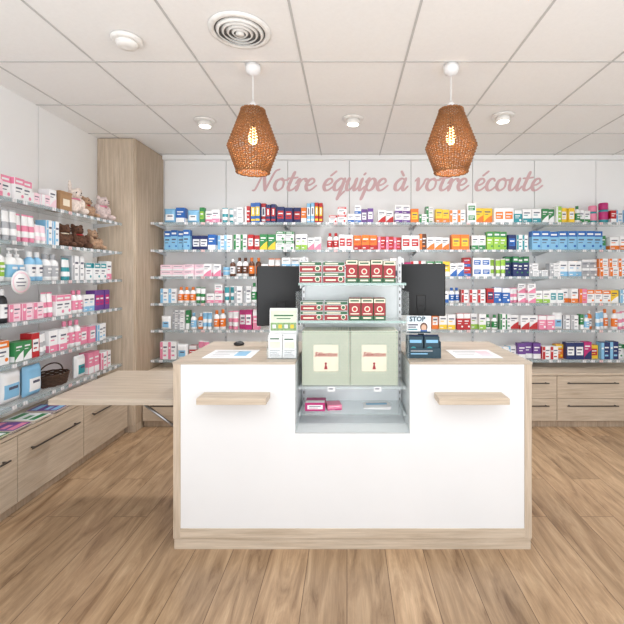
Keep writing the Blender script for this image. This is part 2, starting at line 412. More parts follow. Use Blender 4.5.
def bottle(w,h,c1,c2):
    key=('o',round(w,3),round(h,3),c1,c2)
    if key in _pc: return _pc[key]
    r=w/2; A=cm(c1); B=cm(c2); b=MB()
    b.lathe([(r*.88,0),(r,h*.02),(r,h*.14),(r*1.005,h*.15),(r*1.005,h*.56),(r,h*.57),(r,h*.64),(r*.82,h*.74),(r*.4,h*.8),(r*.38,h*.86)],A,n=18,cy=r,
        ms=[A,A,A,B,A,A,A,A,A])
    b.q(-r*.45,r*.45,h*.4,h*.47,cm('wh') if c2!='wh' else INK,y=-.0012); b.q(-r*.4,r*.3,h*.28,h*.32,cm('wh') if c2!='wh' else INK,y=-.0012)
    body=b.done('bottle')
    b=MB(); b.lathe([(r*.48,h*.81),(r*.5,h*.82),(r*.5,h*.97),(r*.45,h)],B,n=18,cy=r)
    cap=b.done('cap'); _pc[key]=(body,cap); return _pc[key]
def pump(w,h,c1,c2):
    key=('u',round(w,3),round(h,3),c1,c2)
    if key in _pc: return _pc[key]
    r=w/2; A=cm(c1); B=cm(c2); b=MB()
    b.lathe([(r*.9,0),(r,h*.02),(r,h*.12),(r*1.005,h*.125),(r*1.005,h*.5),(r,h*.505),(r,h*.6),(r*.85,h*.68),(r*.4,h*.73),(r*.38,h*.76)],A,n=18,cy=r,
        ms=[A,A,A,B,A,A,A,A,A])
    b.q(-r*.5,r*.5,h*.36,h*.43,cm('wh') if c2!='wh' else INK,y=-.0012)
    body=b.done('pump_bottle')
    b=MB(); b.lathe([(r*.45,h*.74),(r*.45,h*.82),(r*.14,h*.83),(r*.14,h*.92),(r*.4,h*.925),(r*.4,h*.97),(r*.3,h)],cm('wh'),n=14,cy=r)
    b.box(-r*.12,r*.12,-r*.25,r*.9,h*.945,h*.98,cm('wh'))
    cap=b.done('pump_head'); _pc[key]=(body,cap); return _pc[key]
def tubep(w,h,c1,c2):
    key=('t',round(w,3),round(h,3),c1,c2)
    if key in _pc: return _pc[key]
    r=w/2; A=cm(c1); B=cm(c2); b=MB(); n=18
    rings=[]
    for t in (0,.02,.25,.26,.5,.51,.8,.93,1.0):
        z=h*.18+t*h*.82; ry=r*(1-t)**.8*0.9+.0015; rx=r*(.92+.1*t)
        rings.append([(rx*math.cos(2*math.pi*k/n),r+ry*math.sin(2*math.pi*k/n),z) for k in range(n)])
    b.loft(rings[:4],A,cap=False); b.loft(rings[3:6],B); b.loft(rings[5:8],A); b.loft(rings[7:],B)
    b.face([p for p in rings[-1]],B); b.face([p for p in rings[0]][::-1],A)
    body=b.done('tube')
    b=MB(); b.lathe([(r*.8,0),(r*.82,h*.02),(r*.82,h*.17),(r*.7,h*.185)],B,n=16,cy=r); cap=b.done('tube_cap')
    _pc[key]=(body,cap); return _pc[key]
def jar(w,h,c1,c2):
    key=('j',round(w,3),round(h,3),c1,c2)
    if key in _pc: return _pc[key]
    r=w/2; A=cm(c1); B=cm(c2); b=MB()
    b.lathe([(r*.85,0),(r*.97,h*.05),(r*.97,h*.15),(r*.98,h*.16),(r*.98,h*.55),(r*.95,h*.6),(r*.85,h*.68)],A,n=20,cy=r,ms=[A,A,A,B,A,A])
    body=b.done('jar'); b=MB(); b.lathe([(r*.98,h*.66),(r,h*.69),(r,h*.95),(r*.93,h)],B,n=20,cy=r); cap=b.done('lid')
    _pc[key]=(body,cap); return _pc[key]
def pouch(w,h,d,c1,c2):
    key=('p',round(w,3),round(h,3),round(d,3),c1,c2)
    if key in _pc: return _pc[key]
    A=cm(c1);B=cm(c2); b=MB(); n=12; ia=b.mi(A); ib=b.mi(B); iw=b.mi(cm('wh') if 'wh' not in (c1,c2) else INK)
    for sgn in (-1,1):
        V=[]
        for j in range(n+1):
            row=[]
            for i in range(n+1):
                u=i/n*2-1; v=j/n*2-1
                th=(1-abs(u)**4)**.6*(1-abs(v)**5)**.5
                wob=.012*math.sin(u*9+v*7)*th*d
                row.append(b.bm.verts.new((u*w/2*(1-.05*(1-v*v)),d/2+sgn*(d/2-.001)*th+wob*.5,max(0,(v+1)/2*h))))
            V.append(row)
        for j in range(n):
            for i in range(n):
                q=(V[j][i],V[j][i+1],V[j+1][i+1],V[j+1][i]); 
                if sgn>0: q=q[::-1]
                f=b.bm.faces.new(q); f.smooth=True
                f.material_index= ib if (2<=j<=6 and 2<=i<=9) else ia
                if sgn<0 and j==5 and 4<=i<=8: f.material_index=iw
    me=b.done('pouch'); _pc[key]=me; return me
def book(w,h,d,c1,c2):
    key=('k',round(w,3),round(h,3),round(d,3),c1,c2)
    if key in _pc: return _pc[key]
    A=cm(c1);B=cm(c2);P=cm('cr'); b=MB(); t=.002
    b.box(-w/2,-w/2+t,0,d,0,h,A); b.box(w/2-t,w/2,0,d,0,h,A); b.box(-w/2,w/2,0,t,0,h,A); b.box(-w/2+t,w/2-t,t,d-.004,.003,h-.003,P)
    b.q(-w/2+.004,w/2-.004,h*.35,h*.8,B); b.q(-w/2+.004,w/2-.004,h*.1,h*.2,B)
    b.q(-w/2+w*.35,w/2-w*.35,h*.42,h*.74,INK if c2=='wh' else cm('wh'),y=-.0012)
    me=b.done('book'); _pc[key]=me; return me

NAMES={'b':('product_box','box'),'o':('plastic_bottle','bottle'),'u':('pump_bottle','bottle'),'t':('cream_tube','tube'),'j':('cream_jar','jar'),'p':('product_pouch','pouch'),'k':('book','book')}
DESC={'b':'cardboard product box','o':'screw cap bottle','u':'pump bottle','t':'standing cream tube','j':'round lidded jar','p':'soft plastic pack','k':'thin upright book'}
def product(kind,c1,c2,w,h,d,st,loc,rot,where,group,sz=1.0):
    nm,cat=NAMES[kind]
    lab=f"{CC[c1][0]} and {CC[c2][0]} {DESC[kind]} {where}" if c1!=c2 else f"{CC[c1][0]} {DESC[kind]} {where}"
    cap=None
    if kind=='b': me=carton(w,h,d,c1,c2,st)
    elif kind=='p': me=pouch(w,h,d,c1,c2)
    elif kind=='k': me=book(w,h,d,c1,c2)
    elif kind=='o': me,cap=bottle(w,h,c1,c2)
    elif kind=='u': me,cap=pump(w,h,c1,c2)
    elif kind=='t': me,cap=tubep(w,h,c1,c2)
    else: me,cap=jar(w,h,c1,c2)
    o=ob(nm,me,loc=loc,rot=(0,0,rot),label=lab,cat=cat,group=group)
    o.scale=(1,1,sz)
    if cap: ob({'u':'pump_head','j':'lid'}.get(kind,'cap'),cap,parent=o)
    return o
def parse(s):
    out=[]
    for it in s.replace('\n',' ').split(';'):
        f=it.split()
        if not f: continue
        if f[0]=='g': out.append(('g',float(f[1]))); continue
        out.append((f[0],f[1],f[2],float(f[3]),float(f[4]),int(f[5]),int(f[6]) if len(f)>6 else None))
    return out
def fillrow(s,start,end,scale,place,group,where,skip=()):
    items=parse(s); x=start; idx=0; st0=0
    while x<end:
        it=items[idx%len(items)]; idx+=1; st0+=1
        if it[0]=='g': x+=it[1]; continue
        kind,c1,c2,w,h,n,st=it
        if st is None: st=(st0*3+len(c1+c2)+ord(c1[0]))%5
        hv=random.uniform(.88,1.13)
        for k in range(n):
            if x+w>end: return
            if not any(a<x+w/2<b_ for a,b_ in skip):
                W=w*scale-.0025; H=h*scale*hv
                D=min(max(.06,W*.9),.14)
                if kind in 'ouTtj': D=W
                if kind=='p': D=min(.09,W*.5)
                if kind=='k': D=.13
                place(kind,c1,c2,W,H,D,st,x+w/2,group,where)
            x+=w
        x+=random.choice([0,0,0,.8,1.6])*(1 if scale<.02 else 1)

BSC=3.98/F
def place_back(z):
    def f(kind,c1,c2,W,H,D,st,px,group,where):
        y=3.97+random.choice([0,.004,.01,.03,.05])+random.uniform(0,.01)
        if kind=='b' and H<.105:
            H*=.92
            product(kind,c1,c2,W,H,D,st,(wx(px,3.98),y,z+.0008),0,where,group)
            if random.random()<.8: product(kind,c1,c2,W,H,D,st,(wx(px,3.98)+random.uniform(-.001,.001),y+random.uniform(0,.012),z+.0020+H),0,where,group)
        else:
            product(kind,c1,c2,W,min(H*1.15,.2),D,st,(wx(px,3.98),y,z+.0008),0,where,group,random.choice([1,1,1,.96]))
    return f
BR=[
"p lb wh 13 13 1; b bl wh 9 12 1 0; p lb wh 12 12 1; b gr lg 5 15 1 3; b wh pk 8 11 2 0; t wh te 6 12 2; b wh gy 10 8 1 1; b rd wh 6 15 1 1; k bl ye 5 18 2; k rd wh 5 19 1; k nv rd 5 17 2; b nv rd 8 14 3 3; b or wh 6 12 1 0; k lb wh 4 17 2; k rd ye 4 16 2; g 6;"
"b wh rd 9 8 2 2; b wh bl 7 9 2 0; b pu wh 6 14 2 3; g 3; b wh rd 8 11 2 4; b wh pu 8 10 2 0; b or ye 8 12 1 3; b wh gr 8 9 2 1; b ye or 7 12 2 0; b wh or 8 11 2 1; b wh gr 9 11 1 3; b ye or 9 13 2 4; b wh or 10 12 2 3; b te wh 8 11 1 2; b wh te 9 11 2 0; b gr wh 7 13 2 4; b lg wh 6 13 1; b ye wh 6 12 2 3;o wh gr 6 15 1; b wh gr 6 13 2 0; j te pk 8 17 1; j te mg 9 18 1; b rd wh 6 12 1; b wh lb 8 12 3 1; b wh bl 9 11 2 0; b wh mg 8 12 3 2; b or wh 7 14 1 3;b wh te 9 11 2 0;",
"b lb bl 7 17 4 2; b nv wh 9 14 2 3; b bl wh 8 12 1 0; b wh lb 8 12 2 1; b wh gr 7 14 2 1; b rd wh 6 12 2 3; b gr ye 8 15 2 4; b wh gr 9 11 2 2; b wh lg 6 14 2 0; b wh pk 7 11 2 4; g 4; o wh rd 6 13 2; b wh rd 7 12 2 3; b or rd 8 14 3 0; b rd pk 8 11 3 1; b wh rd 9 12 2 3; b br or 7 15 1 1; b wh or 8 11 3 4; b or ye 9 14 2 3; b wh gr 7 13 2 0; b lg gr 7 14 3 2; b nv bl 8 12 1 3; b wh te 6 13 2 1; g 2; b lb bl 9 17 8 2; b gr lb 5 14 1 0; b wh or 9 12 2 0; b ye or 12 11 3 3; b wh lb 8 11 4 1; b wh or 9 13 3 2;",
"b lp wh 12 6 2 0; b lp wh 10 6 2 4; b wh pk 8 11 2 4; j wh lb 8 9 1; o br wh 6 17 1; o wh br 6 15 2; o br or 6 16 2; b wh rd 7 12 1 0; t wh or 6 15 2; b wh lb 9 11 3 0; b wh gr 8 13 3 1; g 3; b wh rd 7 12 2 2; b wh bl 8 12 4 4; b wh nv 7 14 3 0; b mg wh 7 13 1 3; b wh rd 8 13 2 1; b wh gr 8 12 2 2; b ye wh 7 13 1 0; b wh bl 7 12 2 4; b rd bl 8 11 1 0; b wh bl 9 11 2 3; t lg wh 5 16 3; b nv gr 6 17 4 2; b wh gy 10 8 3 1; b wh lb 8 12 3 0; b gy wh 8 9 2 2; b wh or 9 11 3 1;",
"b wh lb 8 12 2 1; o wh or 6 15 3; t wh gr 5 14 2; b wh pk 8 11 2 0; t te wh 5 16 2; b wh gy 8 13 2 1; o wh gr 6 17 3; o or wh 6 15 1; b wh te 7 14 3 2; t wh lb 5 15 3; b wh nv 8 12 3 1; g 3; b wh rd 7 13 3 4; b wh gr 7 12 2 0; b lb wh 8 12 4 2; b wh rd 8 11 2 0; b wh bl 9 12 3 0; o wh bl 6 15 2; b wh rd 8 12 3 1; b rd nv 7 13 1 3; b bl wh 8 12 2 2; t wh pk 5 14 2; b wh pk 8 11 2 4; b wh lg 7 12 2 0; b wh te 7 13 2 3; b wh or 7 14 2 0; b pk or 8 12 1 1; b wh or 8 13 3 2; b ye wh 8 12 1 4;",
"p wh lb 10 13 1; b wh gy 7 11 2 1; b gr wh 4 15 1 0; o wh lb 6 14 1; o or wh 6 16 1; t lb wh 5 15 2; o wh or 6 19 2; t wh pk 6 17 2; b mg wh 7 17 2 3; b pk wh 7 16 2 2; b mg pk 6 17 2 0; b rd wh 8 12 3 1; b bl wh 8 13 3 0; b wh lb 8 13 3 2; b lb wh 8 14 3 1; b wh bl 8 14 3 4; b bl wh 6 18 1 3; b wh bl 7 15 1 0; o bl wh 7 20 1; t wh or 5 13 2; b or wh 7 15 1 3; b wh ye 8 12 2 0; b rd wh 7 14 2 2; b wh lg 7 15 2 0; o wh gr 6 14 2; b wh gr 6 13 2 1; b wh rd 9 12 3 4; b pk wh 8 11 2 2;",
]
starts=[163,162,158,160,160,160]
for r,z in enumerate(BZ):
    grp=['top','second','third','fourth','fifth','lowest'][r]
    skip={4:[(262,420)],3:[(303,398)]}.get(r,[])
    if r==5:
        fillrow("b wh pk 8 14 2 1; p wh lb 11 12 1; b rd wh 8 13 1 2; t pk wh 6 14 2; b wh lb 8 12 3 0; b nv wh 9 13 2 3;",starts[r],232,BSC,place_back(z),f'products on the {grp} back shelf','on a glass shelf')
        fillrow("b wh lb 9 12 2; b pu wh 8 15 3 0; b wh rd 8 12 2 1; b or ye 8 13 1 2; b nv wh 9 14 2 3; b mg nv 8 14 1 4; b ye rd 8 12 1 3; b nv lb 9 14 2 1; b wh gr 7 13 2 2;b rd wh 9 16 3 3; b rd ye 8 15 2 0;",500,637,BSC,place_back(z),f'products on the {grp} back shelf','on a glass shelf')
    else:
        fillrow(BR[r],starts[r],637,BSC,place_back(z),f'products on the {grp} back shelf','on a glass shelf',skip)
def place_left(z):
    def f(kind,c1,c2,W,H,D,st,y,group,where):
        product(kind,c1,c2,W,min(H*1.12,.21),min(D*1.3,.17) if kind in'b' else D,st,(LXF-.018-random.uniform(0,.03),y/100,z+.0008),math.radians(90),where,group)
    return f
LR=[
("b lp pk 9 10 4 0; b wh pk 8 12 3 2; b lp wh 8 8 2 1; b wh lp 7 11 2 4; b wh pk 7 9 2 3;",205,290),
("u wh lb 7 18 3; o wh pk 6 17 2; t wh gy 5 16 3; t wh pk 5 15 3; t lp wh 5 13 2; b wh lb 6 14 2 1; t pk wh 5 12 2; u wh pk 6 15 2; t wh te 5 14 2;",205,290),
("u wh te 8 20 3; o wh lg 8 19 2; u wh lb 8 20 2; o lb wh 7 17 2; o wh gy 8 18 2; t wh te 5 15 2; b wh gy 8 15 2 1; b wh te 8 13 3 2; b wh pk 7 14 3 0; b gy wh 7 15 4 4;",205,355),
("b nv lb 8 13 3 3; o bk wh 6 18 3; b lp pk 9 10 3 1; t wh pk 5 14 2; b wh pk 9 12 2 2; o wh pk 6 15 2; b wh lb 7 11 2 0; b pu mg 7 16 4 3; b mg wh 7 15 3 2; b wh lb 7 12 2 0; b wh rd 7 13 4 1;",205,355),
("b wh lb 8 12 2 0; b wh or 9 13 3 2; b gr wh 7 12 2 4; b rd wh 7 14 1 3; t wh gy 5 14 2; b wh pk 8 15 2 0; o wh pk 6 16 3; b pk wh 8 13 2 3; b wh lb 8 12 2 1; b wh lb 8 14 2 2; b wh pk 8 13 2 0; t wh lb 5 14 2; o wh lb 6 15 2; b wh te 8 12 3 4;",205,355),
("b te wh 9 12 2 0; p lb wh 19 19 1; p wh lb 18 19 1; p lb wh 15 17 1; g 33; p wh te 12 14 1; b pk wh 7 14 2 0; b wh pk 8 13 2 1; b lp pk 7 15 4 2;",205,355),
]
for r,(z,(s,a,e)) in enumerate(zip(LZ,LR)):
    grp=['top','second','third','fourth','fifth','lowest'][r]
    fillrow(s,a,e,.01,place_left(z),f'products on the {grp} side shelf','on a glass side shelf')
for y,c1,c2 in [(2.12,'pu','wh'),(2.29,'gr','wh'),(2.45,'pu','pk'),(2.62,'wh','gr'),(2.80,'pu','lb'),(2.98,'nv','wh'),(3.16,'wh','pk'),(3.34,'rd','wh')]:
    for j in range(3):
        b=MB(); b.box(-.07,.07,-.1,.1,0,.006,cm('cr')); b.box(-.0705,.0705,-.1005,.1005,.006,.0072,cm(c1)); b.box(-.0705,.0705,-.1005,.1005,-.0,.0008,cm(c1))
        for (x0,x1,y0,y1,c) in ((-.06,.06,.04,.08,c2),(-.05,.02,-.03,.0,c2),(-.06,.06,-.09,-.05,c2)):
            b.face([(x0,y0,.0076),(x1,y0,.0076),(x1,y1,.0076),(x0,y1,.0076)],cm(c))
        ob('magazine',b.done('mag'),loc=(-2.105+.008*j,y,.5006+.0079*j),rot=(0,0,math.radians(90+random.uniform(-4,4))),label=f'{CC[c1][0]} covered magazine lying on drawer cabinet',cat='magazine',group='magazines on the side cabinets')
# dark wicker basket on the lowest side shelf
WICK=pm('dark_wicker',(74,52,38),.8,var=.3,scale=80)
b=MB()
for k in range(7):
    z=.008+k*.012; r=.088+.014*k/6
    b.tube([(1.25*r*math.cos(a)+.0,r*math.sin(a),z+.002*math.sin(a*12+k*math.pi)) for a in [2*math.pi*j/40 for j in range(40)]],.0065,WICK,n=6,closed=True)
b.lathe([(.085,.002),(.085,.008)],WICK,n=24,sx=1.25)
bk=ob('wicker_basket',b.done('wb'),loc=(LXF-.125,2.935,.6458),rot=(0,0,math.radians(90)),label='small dark wicker basket standing on glass shelf',cat='basket')
b=MB(); b.tube([(.125*math.cos(t),0,.08+.075*math.sin(t)) for t in [math.pi*j/14 for j in range(15)]],.005,WICK,n=6); ob('basket_handle',b.done('bh'),parent=bk)

b=MB(); b.lathe([(.0,0),(.075,0),(.075,.002),(.0,.002)],cm('wh'),n=32,cap=False)
sg=ob('round_shelf_sign',b.done('sg'),loc=(LXF+.012,2.50,1.405),rot=(0,math.radians(90),0),label='round white paper sign clipped to a price rail',cat='sign')
b=MB(); b.lathe([(.056,.0022),(.066,.0022),(.066,.003),(.056,.003)],cm('lp'),n=32,cap=False); ob('printed_ring',b.done('r'),parent=sg,label='pale pink printed ring')
for z,l in((-.022,.022),(0,.038),(.022,.03)): ob('printed_line',boxmesh('r',z-.003,z+.003,-l,l,.0021,.003,INK),parent=sg)

# ------------------------------------------------------------------ plush toys
def plushmesh(parts,mat,vox=.005):
    bm=bmesh.new()
    for (c,r) in parts:
        res=bmesh.ops.create_icosphere(bm,subdivisions=3,radius=1)
        for v in res['verts']: v.co=Vector((c[0]+v.co.x*r[0],c[1]+v.co.y*r[1],c[2]+v.co.z*r[2]))
    me=bpy.data.meshes.new('p'); bm.to_mesh(me); bm.free()
    o=bpy.data.objects.new('tmp',me); COL.objects.link(o)
    m=o.modifiers.new('r','REMESH'); m.mode='VOXEL'; m.voxel_size=vox; m.use_smooth_shade=True
    sm=o.modifiers.new('s','SMOOTH'); sm.iterations=3
    tx=bpy.data.textures.new('fur','CLOUDS'); tx.noise_scale=.01
    dm=o.modifiers.new('d','DISPLACE'); dm.texture=tx; dm.strength=.012; dm.mid_level=.5
    bpy.context.view_layer.update()
    out=bpy.data.meshes.new_from_object(o.evaluated_get(bpy.context.evaluated_depsgraph_get()))
    bpy.data.objects.remove(o); out.materials.clear(); out.materials.append(mat)
    zmin=min(v.co.z for v in out.vertices)
    for v in out.vertices: v.co.z-=zmin
    for p in out.polygons: p.use_smooth=True
    return out
def plush(name,label,mat,mat2,loc,rot,s,rabbit=False,lean=0.0):
    P=[((0,0,.07),(.066,.056,.068)),((lean,-.012,.162),(.05,.046,.045)),((lean,-.052,.148),(.024,.022,.018)),
       ((-.062,-.03,.09),(.022,.03,.045)),((.062,-.025,.085),(.022,.03,.045)),
       ((-.05,-.065,.028),(.028,.055,.026)),((.045,-.065,.026),(.028,.055,.026))]
    if rabbit: P+=[((-.03+lean,.005,.225),(.014,.009,.05)),((.05+lean,.012,.20),(.03,.010,.03))]
    else: P+=[((-.04+lean,-.005,.20),(.019,.01,.019)),((.04+lean,-.005,.20),(.019,.01,.019))]
    P=[((c[0]*s,c[1]*s,c[2]*s),(r[0]*s,r[1]*s,r[2]*s)) for c,r in P]
    o=ob(name,plushmesh(P,mat),loc=loc,rot=(0,0,rot),label=label,cat='plush toy')
    for sx in (-1,1):
        b=MB(); b.lathe([(.001*s,-.006*s),(.006*s,0),(.001*s,.006*s)],BLACK,n=10)
        ob('eye',b.done('eye'),parent=o,loc=((lean+sx*.02)*s,-.056*s,.174*s))
    b=MB(); b.lathe([(.001*s,-.004*s),(.008*s,0),(.001*s,.004*s)],BLACK,n=10); ob('nose',b.done('nose'),parent=o,loc=(lean*s,-.075*s,.155*s))
    b=MB(); b.lathe([(.042*s,0),(.048*s,.005*s),(.042*s,.012*s)],mat2,n=18,cap=False); ob('neck_bow',b.done('nb'),parent=o,loc=(lean*.7*s,-.005*s,.118*s))
    return o
FURW=pm('cream_plush',(226,212,202),0.95,var=0.2,scale=60); FURB=pm('brown_plush',(92,62,46),0.95,var=0.35,scale=60); FURP=pm('grey_plush',(206,188,184),0.95,var=.2,scale=60)
FURG=pm('beige_plush',(170,138,112),0.95,var=.25,scale=60)
R90=math.radians(90)
plush('plush_rabbit','cream plush rabbit with long ears slumped on shelf',FURW,cm('pk'),(LXF-.10,3.125,1.9208),math.radians(72),.98,True,.016)
plush('plush_bear','beige plush bear sitting on the top shelf',FURG,cm('rd'),(LXF-.10,3.295,1.9208),math.radians(88),.8,False,-.018)
plush('plush_bear','pinkish white plush bear sitting on top shelf',FURP,cm('pk'),(LXF-.10,3.475,1.9208),math.radians(80),1.0,False,.02)
plush('plush_bear','dark brown shaggy plush bear on glass shelf',FURB,cm('cr'),(LXF-.10,3.01,1.6608),math.radians(80),.82,False,.022)
plush('plush_bear','dark brown shaggy plush bear on glass shelf',FURB,cm('rd'),(LXF-.10,3.2,1.6608),math.radians(70),.88,False,-.018)
plush('plush_dog','beige plush toy leaning on glass shelf',FURG,cm('br'),(LXF-.10,3.39,1.6608),math.radians(80),.8,False,-.022)
KR=pm('kraft_card',(166,130,94),.8)
b=MB(); b.box(-.06,.06,0,.12,0,.13,KR,.002); b.q(-.035,.035,.04,.09,cm('cr')); b.box(-.062,.062,-.002,.122,.13,.145,KR)
ob('gift_box',b.done('gb'),loc=(LXF-.03,2.965,1.9208),rot=(0,0,R90),label='brown kraft gift box with cream label on shelf',cat='box')

# ------------------------------------------------------------------ counter
CX0,CX1=-.917,.975; CY0,CY1=2.109,2.76; CT=.991
RX0,RX1=-.274,.332; RZ=.612; RY=2.43
cnt=ob('sales_counter',None,loc=((CX0+CX1)/2,(CY0+CY1)/2,0),label='white sales counter with light ash wood edges and recess',cat='counter')
off=Vector((-(CX0+CX1)/2,-(CY0+CY1)/2,0))
def cp(name,me,**k): return ob(name,me,parent=cnt,loc=off,**k)
b=MB()
poly=[(CX0+.038,.112),(CX1-.038,.112),(CX1-.038,CT-.013),(RX1,CT-.013),(RX1,RZ),(RX0,RZ),(RX0,CT-.013),(CX0+.038,CT-.013)]
b.prism(poly,CY0+.004,CY0+.022,WHITEP); cp('front_panel',b.done('fp',True),label='glossy white front panel')
b=MB(); b.box(CX0,CX0+.038,CY0,CY1,0.060,CT-.012,ASH,.001); cp('side_panel',b.done('sp'))
b=MB(); b.box(CX1-.038,CX1,CY0,CY1,0.060,CT-.012,ASH,.001); cp('side_panel',b.done('sp'))
b=MB(); b.box(CX0+.038,CX1-.038,CY0,CY0+.03,.060,.112,ASHH,.001); cp('bottom_rail',b.done('br'))
b=MB(); b.box(CX0+.004,CX1-.004,CY0+.006,CY1-.02,0,.057,ASHH); cp('plinth',b.done('pl'))
b=MB(); b.box(CX0+.038,CX1-.038,CY1-.02,CY1,.064,CT-.012,WHITEP); cp('back_panel',b.done('bp'))
b=MB(); i=b.mi(ASHT)
P=[(CX0-.002,CY0-.002),(RX0,CY0-.002),(RX0,RY),(RX1,RY),(RX1,CY0-.002),(CX1+.002,CY0-.002),(CX1+.002,CY1+.002),(CX0-.002,CY1+.002)]
A=[b.bm.verts.new((x,y,CT)) for x,y in P]; B=[b.bm.verts.new((x,y,CT-.012)) for x,y in P]
b.bm.faces.new(A); b.bm.faces.new(B[::-1])
for k in range(8): b.bm.faces.new((A[k],B[k],B[(k+1)%8],A[(k+1)%8]))
for f in b.bm.faces: f.material_index=i
cp('countertop',b.done('top',True),label='light ash wood countertop')
LIN=pm('recess_grey_white',(242,245,245),.3,var=.02)
b=MB(); b.box(RX0-.015,RX0,CY0+.022,RY,RZ-.015,CT-.013,LIN); b.box(RX1,RX1+.015,CY0+.022,RY,RZ-.015,CT-.013,LIN)
b.box(RX0-.015,RX1+.015,CY0+.022,RY,RZ-.015,RZ,LIN); b.box(RX0-.015,RX1+.015,RY,RY+.012,RZ-.015,CT-.013,LIN)
cp('recess_lining',b.done('rl'))
for px0,px1 in ((196,266),(439,510)):
    x0=wx(px0,2.0); x1=wx(px1,2.0)
    b=MB(); b.box(x0,x1,2.0,CY0+.003,.80,.832,ASHH,.002); cp('bag_ledge',b.done('bl'),label='projecting ash wood bag ledge')
b=MB(); b.box(-1.60,CX0-.004,2.14,2.79,.752,.784,ASHT,.002)
fl=cp('flap_table',b.done('fl'),label='light ash wood side flap')
for y in (2.2,2.7):
    b=MB(); b.tube([(-1.12,y,.744),(CX0-.010,y,.60)],.008,GREYM)
    b.box(-1.2,CX0-.005,y-.012,y+.012,.745,.751,GREYM); b.box(CX0-.009,CX0-.004,y-.012,y+.012,.56,.745,GREYM)
    ob('folding_bracket',b.done('fb'),parent=fl,label='grey metal folding bracket')

# ------------------------------------------------------------------ display stand in recess
ds=ob('display_stand',None,loc=(0,0,RZ+.001),label='silver display stand with glass shelves in counter recess',cat='display')
dof=Vector((0,0,-RZ-.001))
def dp(name,me,**k): return ob(name,me,parent=ds,loc=dof,**k)
DX0,DX1=RX0+.006,RX1-.006
PANEL=pm('display_back_panel',(234,238,239),.35,var=.03,scale=8)
dp('back_panel',boxmesh('dbp',DX0+.02,DX1-.02,2.405,2.415,RZ+.002,1.395,PANEL))
for x in (DX0,DX1-.02):
    b=MB(); b.box(x,x+.02,2.395,2.42,RZ+.001,1.56,ALU,.001)
    z=.66
    while z<1.53: b.box(x+.007,x+.013,2.394,2.395,z,z+.016,DARKM); z+=.04
    dp('upright',b.done('du'))
SZ=[(1.405,2.2),(1.197,2.2),(.842,2.17),(.700,2.16)]
for z,y in SZ:
    o=dp('glass_shelf',boxmesh('dg',DX0+.001,DX1-.001,y,2.394,z-.008,z,GLASS))
    if z>.75: dp('shelf_lip',boxmesh('dl',DX0+.001,DX1-.001,y-.004,y-.0005,z-.012,z+.002,GEDGE if z>.9 else CLEAR))
    for x in (DX0+.004,DX1-.010):
        b=MB(); b.box(x,x+.005,y+.05,2.394,z-.03,z-.0085,ALU); dp('shelf_bracket',b.done('db'))
dp('glass_front',boxmesh('gf',DX0+.001,DX1-.001,2.125,2.129,RZ+.002,.66,CLEAR))
dp('glass_side',boxmesh('gs',DX0-.004,DX0-.001,2.13,2.39,RZ+.002,1.36,CLEAR))
dp('glass_side',boxmesh('gs',DX1+.001,DX1+.004,2.13,2.39,RZ+.002,1.36,CLEAR))
for x in (-.085,.165):
    b=MB(); b.box(-.02,.02,-.0045,0,0,.024,cm('wh')); b.q(-.014,.01,.012,.018,INK,y=-.005)
    ob('price_tag',b.done('pt'),loc=(x,2.165,.82),label='small white price tag clipped to glass shelf lip',cat='price tag',group='price tags on the display stand')
Gm=pm('print_dark_green',(46,96,62),.4); DR=pm('print_dark_red',(150,28,38),.4)
def redbox(x0,x1,z,h,green,y):
    w=x1-x0-.002; d=.12; b=MB(); A=cm('wh'); R=cm('rd')
    b.box(-w/2,w/2,0,d,0,h,A if green else Gm,.0015)
    a=-w/2+.002; c=w/2-.002; W=c-a
    if green:
        b.q(a,c,h*.66,h-.002,Gm); b.q(a+W*.1,c-W*.3,h*.75,h*.88,cm('cr'),y=-.0012); b.q(a,c,.002,h*.6,DR); b.q(a+W*.12,c-W*.4,h*.2,h*.36,cm('cr'),y=-.0012)
        b.disc(c-W*.18,h*.36,min(W*.13,h*.26),cm('cr'),y=-.0015); b.disc(c-W*.18,h*.36,min(W*.09,h*.18),Gm,y=-.002)
    else:
        b.q(a,c,h*.22,h*.80,DR); b.q(a,c,h*.80,h-.002,cm('cr')); b.q(a+W*.12,c-W*.12,h*.86,h*.93,Gm,y=-.0012); b.disc(a+W*.5,h*.52,W*.26,cm('cr'),y=-.0012); b.disc(a+W*.5,h*.52,W*.17,R,y=-.0016)
        b.q(a+W*.12,c-W*.12,.28*h,.33*h,cm('cr'),y=-.0012); b.q(a+W*.15,c-W*.15,.08*h,.15*h,cm('cr'))
        b.face([(-w/2-.0006,.002,.22*h),(-w/2-.0006,d-.002,.22*h),(-w/2-.0006,d-.002,h-.002),(-w/2-.0006,.002,h-.002)],DR)
    b.face([(a,.003,h+.0005),(c,.003,h+.0005),(c,d-.003,h+.0005),(a,d-.003,h+.0005)],DR if not green else Gm)
    ob('tea_box',b.done('rb'),loc=((x0+x1)/2,y,z+.0008),label='wide dark red and green box on glass display' if green else 'narrow dark red box with cream title on display',cat='box',group='small boxes on the display stand')
sc=2.215
for a,c in ((299,322),(322.5,345)):
    redbox(wx(a,sc),wx(c,sc),1.405,.058,1,sc); redbox(wx(a,sc),wx(c,sc),1.4645,.058,1,sc+.004)
for a,c,h,g in ((345.5,358,.128,0),(358,370.5,.122,0),(370.5,383,.128,0),(383,396,.122,0)):
    redbox(wx(a,sc),wx(c,sc),1.405,h,g,sc)
for a,c in ((300,323.5),(324,348)):
    redbox(wx(a,sc),wx(c,sc),1.197,.052,1,sc); redbox(wx(a,sc),wx(c,sc),1.2505,.052,1,sc+.004)
for a,c,h,g in ((348.5,361,.122,0),(361,373.5,.122,0),(373.5,386,.122,0)):
    redbox(wx(a,sc),wx(c,sc),1.197,h,g,sc)
